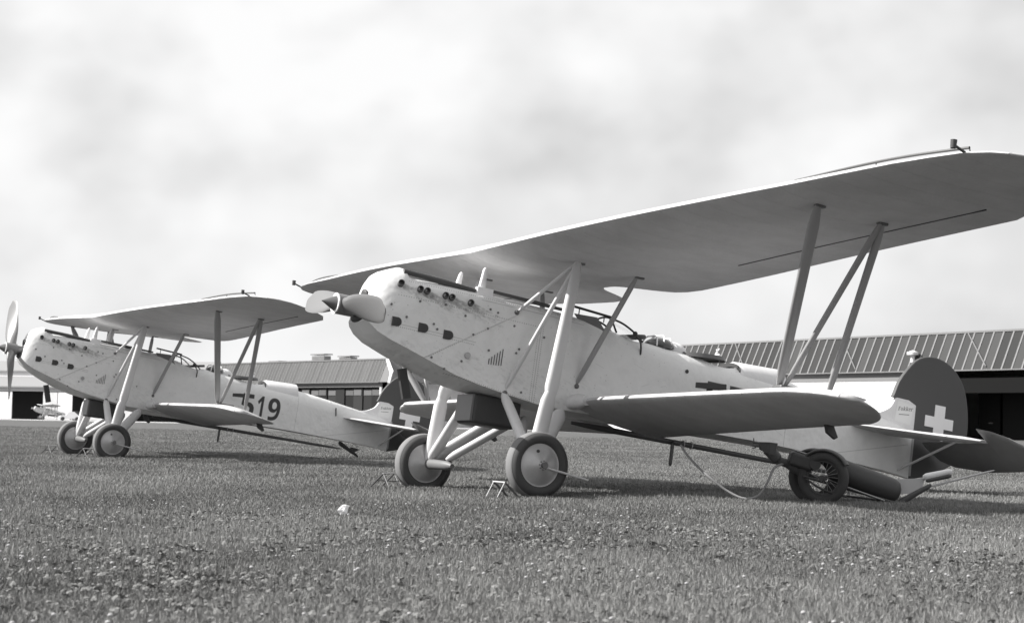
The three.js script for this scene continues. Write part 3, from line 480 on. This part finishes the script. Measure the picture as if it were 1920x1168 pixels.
    for (const [s, z, y] of [[2.26, 1.16, 0], [3.09, 1.1, 0], [2.3, 5.38, 0], [3.12, 5.28, 0]]) mesh('strut_fitting', new RoundedBoxGeometry(0.11, 0.03, 0.06, 2, 0.012).translate(...L(s + 0.03, under(s, z) - 0.006, z * sg * half).toArray()), mSteel, w);
    const ss = []; for (let i = 0; i <= 8; i++) { const z = 5.45 + i * 0.25; ss.push(L(upLE(z) + 0.16, upY(z) + 0.085 + 0.02 * Math.sin(i / 8 * Math.PI), z * sg * half)); }
    mesh('leading_edge_rod', merge([tubeAlong(ss, 0.013, 30, 6), ...[0, 4, 8].map(i => rod(ss[i], ss[i].clone().add(V(-0.02, -0.06, 0)), 0.008))]), mPipe, w);
    const lp = L(upLE(7.5) + 0.02, upY(7.5), 7.52 * sg * half);
    mesh('pitot_tube', merge([rod(lp.clone().add(V(-0.05, 0.0, 0)), lp.clone().add(V(0.1, 0.045, 0)), 0.016), new THREE.CylinderGeometry(0.028, 0.024, 0.07, 12).translate(lp.x + 0.1, lp.y + 0.05, lp.z)]), mBlack, w);
    const lw = mesh('lower_wing', lowerWing(sg), mFabric, o);
    mesh('root_fairing', strut(L(2.82, -0.63, sg * 0.36), L(2.86, -0.605, sg * 0.72), 0.2, 0.17, 0.19, 0.165, V(1, 0, 0), 14, 3, false), mSilver, lw);
    mesh('aileron_horn', slab([[3.93, -0.72], [4.02, -0.72], [4.1, -0.85], [4.07, -0.87], [3.97, -0.82]], 3.7, 3.74, 0.006).translate(0, 0, sg > 0 ? 0 : 7.44), mBlack, lw);
    // ---- struts
    const mt = L(2.26, under(2.26, 1.16) + 0.01, sg * 1.17), rt = L(3.09, under(3.09, 1.1) + 0.01, sg * 1.1), axle = L(AX.s + 0.02, AX.y + 0.03, sg * 1.27);
    const mid = L(2.03, -0.72, sg * 1.33);
    mesh('main_strut', strut(mid, mt, 0.17, 0.1, 0.12, 0.075, V(1, 0, 0), 18, 14, false), mStrut, o);
    mesh('main_leg', strut(axle, mid.clone().add(V(0, 0.06, 0)), 0.19, 0.11, 0.175, 0.103, V(1, 0, 0), 18, 8, false), mStrut, o);
    mesh('cabane_strut', strut(L(1.98, 0.275, sg * 0.41), mt, 0.05, 0.04), mStrut, o);
    mesh('cabane_strut', strut(L(1.95, -0.645, sg * 0.4), mt, 0.055, 0.045), mStrut, o);
    mesh('rear_cabane_strut', strut(L(2.86, -0.415, sg * 0.42), rt, 0.07, 0.048), mStrutShade, o);
    mesh('front_leg', strut(axle, L(1.95, -0.66, sg * 0.4), 0.15, 0.1, 0.13, 0.085), mStrut, o);
    mesh('rear_leg', strut(axle, L(2.6, -0.76, sg * 0.62), 0.2, 0.11, 0.17, 0.1), mStrut, o);
    mesh('inner_leg', strut(L(AX.s + 0.04, AX.y + 0.05, sg * 0.86), L(2.45, -0.86, sg * 0.04), 0.12, 0.085, 0.12, 0.085), mStrut, o);
    mesh('axle_fairing', strut(L(AX.s + 0.02, AX.y, sg * 1.36), L(AX.s + 0.05, AX.y - 0.02, sg * 0.72), 0.17, 0.13, 0.12, 0.1, V(1, 0, 0), 16, 6), grey(0.16, { roughness: 0.5 }), o);
    for (const [nm, a, b, ca, ta] of [['interplane_strut', L(2.98, -0.535, sg * 4.17 * (sg < 0 ? 0.9 : 1)), L(2.3, under(2.3, 5.38), sg * 5.39 * half), 0.125, 0.07], ['diagonal_strut', L(3.02, -0.535, sg * 4.2 * (sg < 0 ? 0.9 : 1)), L(3.12, under(3.12, 5.28), sg * 5.3 * half), 0.075, 0.05], ['rear_interplane_strut', L(3.46, -0.575, sg * 4.32 * (sg < 0 ? 0.9 : 1)), L(3.16, under(3.16, 5.28), sg * 5.28 * half), 0.09, 0.055]]) mesh(nm, strut(a, b, ca * 0.85, ta * 0.85, ca, ta), mStrutShade, o);
    mesh('strut_foot', new RoundedBoxGeometry(0.34, 0.05, 0.16, 2, 0.02).translate(...L(3.1, -0.535, sg * 4.2 * (sg < 0 ? 0.9 : 1)).toArray()), mSteel, lw);
    mesh('strut_end', merge([[2.86, -0.43, 0.44], [1.96, 0.27, 0.44], [1.95, -0.66, 0.43]].map(([a, b, c]) => new THREE.SphereGeometry(0.03, 12, 8).translate(...L(a, b, sg * c).toArray()))), mSteel, o);
    // ---- wheels
    wheelParts(o, sg * 1.408, sg);
  }
  mesh('hub_rod', merge([rod(L(1.94, -1.49, 1.53), L(2.5, -1.555, 1.57), 0.017)]), grey(0.6), o);
  // ---- tail
  const fin = mesh('fin', slab([...curve([[7.35, -0.02], [7.6, 0.02], [7.8, 0.12], [7.88, 0.24], [7.93, 0.33]], false, 16), [8.08, 0.3], [8.225, 0.24], [8.225, -0.3], [7.4, -0.3]], -0.03, 0.03, 0.014), mSilver, o);
  { // painted maker's script on the fin
    const c = document.createElement('canvas'); c.width = 256; c.height = 256; const x = c.getContext('2d'); x.fillStyle = 'rgb(222,222,222)'; x.fillRect(0, 0, 256, 256);
    x.save(); x.translate(22, 120); x.rotate(-0.2); x.font = 'italic bold 66px serif'; x.fillStyle = 'rgb(105,105,105)'; x.fillText('Fokker', 0, 0); x.fillRect(18, 44, 165, 9); x.restore(); x.save(); x.translate(110, 200); x.rotate(0.25); x.fillRect(0, 0, 70, 7); x.restore();
    const t = new THREE.CanvasTexture(c); t.colorSpace = THREE.SRGBColorSpace;
    const g = new THREE.PlaneGeometry(0.27, 0.27); const m = mesh('makers_mark', g, new THREE.MeshStandardMaterial({ map: t, roughness: 0.6 }), fin); m.position.copy(L(8.04, 0.1, 0.0335)); m.rotation.y = Math.PI; m.rotation.order = 'YXZ'; m.rotation.z = -0.1;
  }
  const rud = mesh('rudder', slab([[8.24, -0.73], [8.24, 0.235], [8.1, 0.29], [7.85, 0.29], ...curve([[7.86, 0.3], [7.95, 0.53], [8.17, 0.8], [8.4, 0.89], [8.64, 0.87], [8.85, 0.76], [9.01, 0.57], [9.1, 0.3], [9.13, 0.0], [9.07, -0.25], [8.9, -0.46], [8.55, -0.64]], false, 40)], -0.035, 0.035, 0.018), mRed, o);
  for (const sg of [1, -1]) mesh('white_cross', merge([box(0.175, 0.46, 0.012), box(0.155, 0.145, 0.012, 0.163, 0, 0), box(0.155, 0.145, 0.012, -0.163, 0, 0)]).translate(...L(8.635, 0.06, sg * 0.036).toArray()), mWhite, rud);
  mesh('hinge_strip', box(0.03, 0.6, 0.075).translate(...L(8.232, -0.4, 0).toArray()), grey(0.4), o);
  for (const sg of [1, -1]) {
    // tailplane: swept leading edge
    const tp = (z, a, b, y) => { const r = []; for (let i = 0; i < 14; i++) { const q = i / 14 * 2 * Math.PI, x = 0.5 + 0.5 * Math.cos(q); r.push(L(a + (b - a) * (1 - x), y + Math.sin(q) * 0.038 * (z > 1.3 ? 0.5 : 1), z * sg)); } return r; };
    mesh('tailplane', skin([tp(0.1, 6.98, 8.26, -0.2), tp(0.3, 7.15, 8.28, -0.205), tp(0.7, 7.55, 8.3, -0.225), tp(1.1, 8.0, 8.32, -0.24), tp(1.33, 8.2, 8.33, -0.25)], { crease: 0.8, uv: p => [p.x / 1.7, p.z / 1.7] }), mFabric, o);
    // elevator, trailing edge down, horn balance raised ahead of the hinge
    const el = (z, a, b) => { const r = [], dn = 0.5; for (let i = 0; i < 14; i++) { const q = i / 14 * 2 * Math.PI, x = 0.5 - 0.5 * Math.cos(q), s = a + (b - a) * x, h = s - 8.33; r.push(L(8.33 + h * 0.9, -0.245 - h * dn + Math.sin(q) * 0.03 * (1 - 0.6 * x), z * sg)); } return r; };
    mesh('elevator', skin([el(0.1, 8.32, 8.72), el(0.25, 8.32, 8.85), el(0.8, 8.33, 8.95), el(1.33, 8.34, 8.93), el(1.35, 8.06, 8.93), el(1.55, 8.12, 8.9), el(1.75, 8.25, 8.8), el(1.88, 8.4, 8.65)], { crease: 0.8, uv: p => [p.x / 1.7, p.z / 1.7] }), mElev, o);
    mesh('tailplane_strut', strut(L(8.0, -0.66, sg * 0.06), L(8.1, -0.26, sg * 1.05), 0.04, 0.03), mStrut, o);
    mesh('trim_slot', box(0.02, 0.17, 0.02).rotateZ(-0.15).translate(...L(6.86, -0.11, sg * (halfW(6.86) + 0.002)).toArray()), mBlack, fus);
  }
  // ---- tail skid and message pick-up arm under the belly
  mesh('tail_skid', merge([strut(L(7.12, -0.72, 0), L(7.6, -0.95, 0), 0.1, 0.06, 0.05, 0.05, V(0, 1, 0)), slab([[7.42, -0.78], [7.62, -0.8], [7.5, -0.87], [7.6, -0.97], [7.35, -0.86]], -0.02, 0.02, 0.005)]), mBlack, o);
  const arm = mesh('pickup_arm', strut(L(3.0, -0.83, 0.18), L(7.15, -0.85, 0.1), 0.075, 0.05, 0.05, 0.04, V(0, 1, 0)), mPipe, o);
  mesh('arm_prop', merge([strut(L(4.42, -0.84, 0.2), L(4.42, -1.13, 0.2), 0.05, 0.035, 0.045, 0.03), new THREE.SphereGeometry(0.028, 12, 8).translate(...L(4.43, -0.84, 0.215).toArray())]), mPipe, arm);
  mesh('binding', merge([0.18, 0.3].map(t => new THREE.TorusGeometry(0.04, 0.006, 6, 18).rotateY(Math.PI / 2).translate(...L(4.4 + t, -0.84, 0.175).toArray()))), grey(0.4), arm);
  o.rotation.order = 'YXZ';
  return o;
}
function setPlane(o, x, z, yaw, pitch, roll, y = 0) { o.position.set(x, y, z); o.rotation.set(roll, yaw, pitch, 'YXZ'); }
const planeA = makeBiplane();
setPlane(planeA, -0.3646, -21.2414, 3.6369, 0.1395, 0.0206);
function copyPlane(label) { const r = planeA.clone(); r.name = numbered('biplane'); r.userData = { ...planeA.userData, label }; scene.add(r); return r; }
const planeB = copyPlane('second silver biplane with number 519 on its side and propeller upright');
setPlane(planeB, -8.26, -36.782, 3.6177, 0.1401, -0.0124, -0.008);
planeB.getObjectByName('fuselage').material = mBodyB;
planeB.getObjectByName('propeller').rotation.x = 0.55;
const planeC = copyPlane('tiny distant biplane parked before the low white hangar at the left edge');
setPlane(planeC, -89, -352, 3.6, 0.14, 0);
planeC.getObjectByName('fuselage').material = mBodyB;

// ------------------------------------------------------------------ wheel chocks
const mChock = grey(0.48, { roughness: 0.7 }), mChockDark = grey(0.09, { roughness: 0.85 });
function chock(label) {
  const o = thing('wheel_chock', label, 'wheel chock', [0, 0, 0], 0, 'chocks before the biplane wheels');
  const w = 0.125, A = z => V(0.1, 0.0, z), T = z => V(0, 0.185, z), B = z => V(-0.2, 0, z);
  for (const z of [-w, w]) { mesh('front_bar', rod(A(z), T(z), 0.009), mChock, o); mesh('back_bar', rod(T(z), B(z), 0.016), mChockDark, o); }
  mesh('top_bar', rod(T(-w - 0.01), T(w + 0.01), 0.012), mChock, o);
  mesh('brace', rod(V(0.05, 0.09, -w), V(-0.09, 0.1, w), 0.009), mChockDark, o); mesh('base_board', box(0.3, 0.02, 0.06, -0.06, 0.012, 0), mChockDark, o);
  return o;
}
const chockSpots = [[planeA, 1.408, 'pale chock frame before the near wheel of the near biplane'], [planeA, -1.408, 'pale chock frame before the far wheel of the near biplane'], [planeB, 1.408, 'pale chock frame before the near wheel of biplane 519'], [planeB, -1.408, 'pale chock frame before the far wheel of biplane 519']];
let chock0 = null;
for (const [p, z, label] of chockSpots) {
  let o; if (!chock0) o = chock0 = chock(label); else { o = chock0.clone(); o.name = numbered('wheel_chock'); o.userData = { ...chock0.userData, label }; scene.add(o); }
  const yaw = p.rotation.y, f = V(Math.cos(yaw), 0, -Math.sin(yaw)), st = V(Math.sin(yaw), 0, Math.cos(yaw));
  o.position.copy(V(p.position.x, 0, p.position.z)).addScaledVector(f, 0.46).addScaledVector(st, -z); o.rotation.y = yaw;
}

// ------------------------------------------------------------------ starter cart by the tail
{
  const D = -20.3, o = thing('starter_cart', 'dark two-wheeled starter cart with tank and pole below the near tail', 'cart', [3.41, 0, -20.2], 0);
  const q = (x, y, z = D) => V(x - 3.41, y, z + 20.2);
  const mIron = grey(0.075, { roughness: 0.6 }), mTank = grey(0.05, { roughness: 0.55 }), yaw = -0.5;
  for (const [dx, dz] of [[0, 0.14], [-0.06, -0.14]]) {
    const w = new THREE.Group(); w.name = 'wheel'; w.position.copy(q(3.415 + dx, 0.285, D + dz)); w.rotation.y = yaw; o.add(w);
    mesh('tyre', new THREE.TorusGeometry(0.235, 0.052, 14, 44), mRubber, w); mesh('rim', new THREE.TorusGeometry(0.182, 0.014, 8, 40), mIron, w);
    mesh('hub', new THREE.CylinderGeometry(0.032, 0.032, 0.12, 16).rotateX(Math.PI / 2), mIron, w);
    for (let i = 0; i < 20; i++) { const a = i / 20 * 6.283; mesh('spoke', rod(V(Math.cos(a + 0.5) * 0.03, Math.sin(a + 0.5) * 0.03, i % 2 ? 0.04 : -0.04), V(Math.cos(a) * 0.18, Math.sin(a) * 0.18, 0), 0.0035), grey(0.35), w); }
    mesh('mudguard', new THREE.TorusGeometry(0.3, 0.02, 8, 30, Math.PI * 0.75).scale(1, 1, 3.2).rotateZ(0.5), mIron, w);
  }
  mesh('axle', rod(q(3.42, 0.285, D + 0.22), q(3.29, 0.285, D - 0.22), 0.02), mIron, o);
  mesh('tank', skin([0, 0.04, 0.12, 0.88, 0.96, 1].map((t, i) => { const a = q(3.5, 0.4), b = q(4.27, 0.125), p = a.clone().lerp(b, t), ax = b.clone().sub(a).normalize(), u = V(0, 0, 1), v = ax.clone().cross(u).normalize(), r = [0.06, 0.115, 0.14, 0.14, 0.115, 0.06][i], c = []; for (let k = 0; k < 24; k++) c.push(p.clone().addScaledVector(u, Math.cos(k / 24 * 6.283) * r).addScaledVector(v, Math.sin(k / 24 * 6.283) * r)); return c; }), { crease: 0.7 }), mTank, o);
  mesh('neck', merge([strut(q(3.24, 0.36), q(2.93, 0.47), 0.1, 0.09, 0.09, 0.08, V(0, 1, 0)), strut(q(2.95, 0.46), q(2.82, 0.6), 0.12, 0.1, 0.14, 0.1, V(1, 0, 0)), strut(q(3.3, 0.3), q(3.05, 0.42), 0.12, 0.1, 0.1, 0.08, V(0, 1, 0))]), mIron, o);
  mesh('head', merge([skin([[q(2.74, 0.58, D - 0.06), q(2.74, 0.66, D - 0.06), q(2.74, 0.66, D + 0.06), q(2.74, 0.58, D + 0.06)], [q(2.84, 0.53, D - 0.08), q(2.84, 0.66, D - 0.08), q(2.84, 0.66, D + 0.08), q(2.84, 0.53, D + 0.08)], [q(2.9, 0.52, D - 0.06), q(2.93, 0.65, D - 0.06), q(2.93, 0.65, D + 0.06), q(2.9, 0.52, D + 0.06)]], { crease: 0.2 })]), mIron, o);
  mesh('coupling_claw', merge([rod(q(2.76, 0.64), q(2.66, 0.66), 0.012), rod(q(2.76, 0.61), q(2.65, 0.62), 0.012), rod(q(2.68, 0.64, D - 0.03), q(2.67, 0.7, D + 0.02), 0.008), rod(q(2.7, 0.6), q(2.66, 0.59), 0.008)]), mSteel, o);
  mesh('motor', merge([new RoundedBoxGeometry(0.27, 0.16, 0.24, 3, 0.04).rotateZ(-0.3).translate(...q(3.19, 0.46).toArray()), new THREE.CylinderGeometry(0.06, 0.06, 0.26, 16).rotateX(Math.PI / 2).translate(...q(3.33, 0.43).toArray())]), mTank, o);
  mesh('motor_cover', new RoundedBoxGeometry(0.2, 0.015, 0.16, 2, 0.006).rotateZ(-0.3).translate(...q(3.22, 0.548).toArray()), grey(0.35), o);
  mesh('frame_rail', merge([rod(q(3.68, 0.19, D + 0.15), q(4.08, 0.055, D + 0.15), 0.011)]), grey(0.4), o);
  mesh('frame_rail', merge([rod(q(3.2, 0.3, D + 0.12), q(4.25, 0.02, D + 0.12), 0.018), rod(q(3.2, 0.3, D - 0.15), q(4.25, 0.02, D - 0.15), 0.018), rod(q(3.6, 0.1, D - 0.1), q(4.3, 0.02, D), 0.016)]), mIron, o);
  mesh('hose', tubeAlong([q(3.22, 0.27, D + 0.2), q(3.36, 0.18, D + 0.24), q(3.52, 0.12, D + 0.22), q(3.66, 0.09, D + 0.18)], 0.012, 30), mBlack, o);
  mesh('rear_plate', skin([[q(4.18, 0.28, D - 0.05), q(4.18, 0.12, D - 0.02), q(4.18, 0.12, D + 0.0), q(4.18, 0.28, D - 0.03)], [q(4.56, 0.3, D - 0.05), q(4.5, 0.13, D - 0.02), q(4.5, 0.13, D), q(4.56, 0.3, D - 0.03)]], { crease: 0.2 }), grey(0.4), o);
  mesh('rear_foot', strut(q(4.26, 0.02), q(4.62, 0.23), 0.075, 0.06, 0.05, 0.05, V(0, 1, 0)), mIron, o);
  mesh('handle_grip', strut(q(4.53, 0.31), q(4.85, 0.385), 0.075, 0.06, 0.06, 0.05, V(0, 1, 0)), mWhite, o);
  mesh('clamp', strut(q(4.56, 0.27), q(4.84, 0.335), 0.045, 0.06, 0.05, 0.06, V(0, 1, 0)), mIron, o);
  mesh('pole', strut(q(4.62, 0.215), q(5.31, 0.402), 0.028, 0.026, 0.02, 0.02, V(0, 1, 0)), grey(0.5), o);
}
lone('rope', tubeAlong([[1.894, 0.61, -20.5], [1.96, 0.5, -20.45], [2.05, 0.4, -20.4], [2.19, 0.27, -20.3], [2.395, 0.115, -20.25], [2.571, 0.045, -20.2], [2.716, 0.08, -20.2], [2.807, 0.21, -20.2], [2.904, 0.39, -20.25], [3.0, 0.43, -20.28]].map(a => V(...a)), 0.0135, 80), grey(0.3, { roughness: 0.9 }), 'slack rope hanging from the arm under the near fuselage to the cart', 'rope');
{
  const g = new THREE.IcosahedronGeometry(0.035, 2), p = g.attributes.position; for (let i = 0; i < p.count; i++) { const k = 0.95 + 0.9 * noise.noise(p.getX(i) * 42 + 3, p.getY(i) * 42, p.getZ(i) * 42); p.setXYZ(i, p.getX(i) * k, p.getY(i) * k * 1.4, p.getZ(i) * 0.35 * k); }
  g.computeVertexNormals(); g.rotateZ(-0.5); g.translate(-1.342, 0.07, -15.2);
  lone('paper_scrap', g, grey(0.85, { side: THREE.DoubleSide }), 'small crumpled white paper scrap lying in the grass before the near biplane', 'paper');
}
{
  const o = thing('parked_car', 'tiny white rounded car standing far away before the low hangar', 'car', [-75.5, 0, -318], 0.3);
  mesh('body', skin([[0, 0.5], [0.3, 0.85], [1.2, 0.95], [1.6, 1.5], [2.6, 1.55], [3.2, 1.0], [3.7, 0.8], [3.8, 0.45]].map(([x, h]) => [V(x - 1.9, 0.3, -0.7), V(x - 1.9, h, -0.6), V(x - 1.9, h, 0.6), V(x - 1.9, 0.3, 0.7)]), { crease: 0.5 }), mWhite, o);
  for (const x of [-1.2, 1.2]) for (const z of [-0.65, 0.65]) mesh('wheel', new THREE.CylinderGeometry(0.33, 0.33, 0.18, 16).rotateX(Math.PI / 2).translate(x, 0.33, z), mRubber, o);
}
renderer.render(scene, camera);
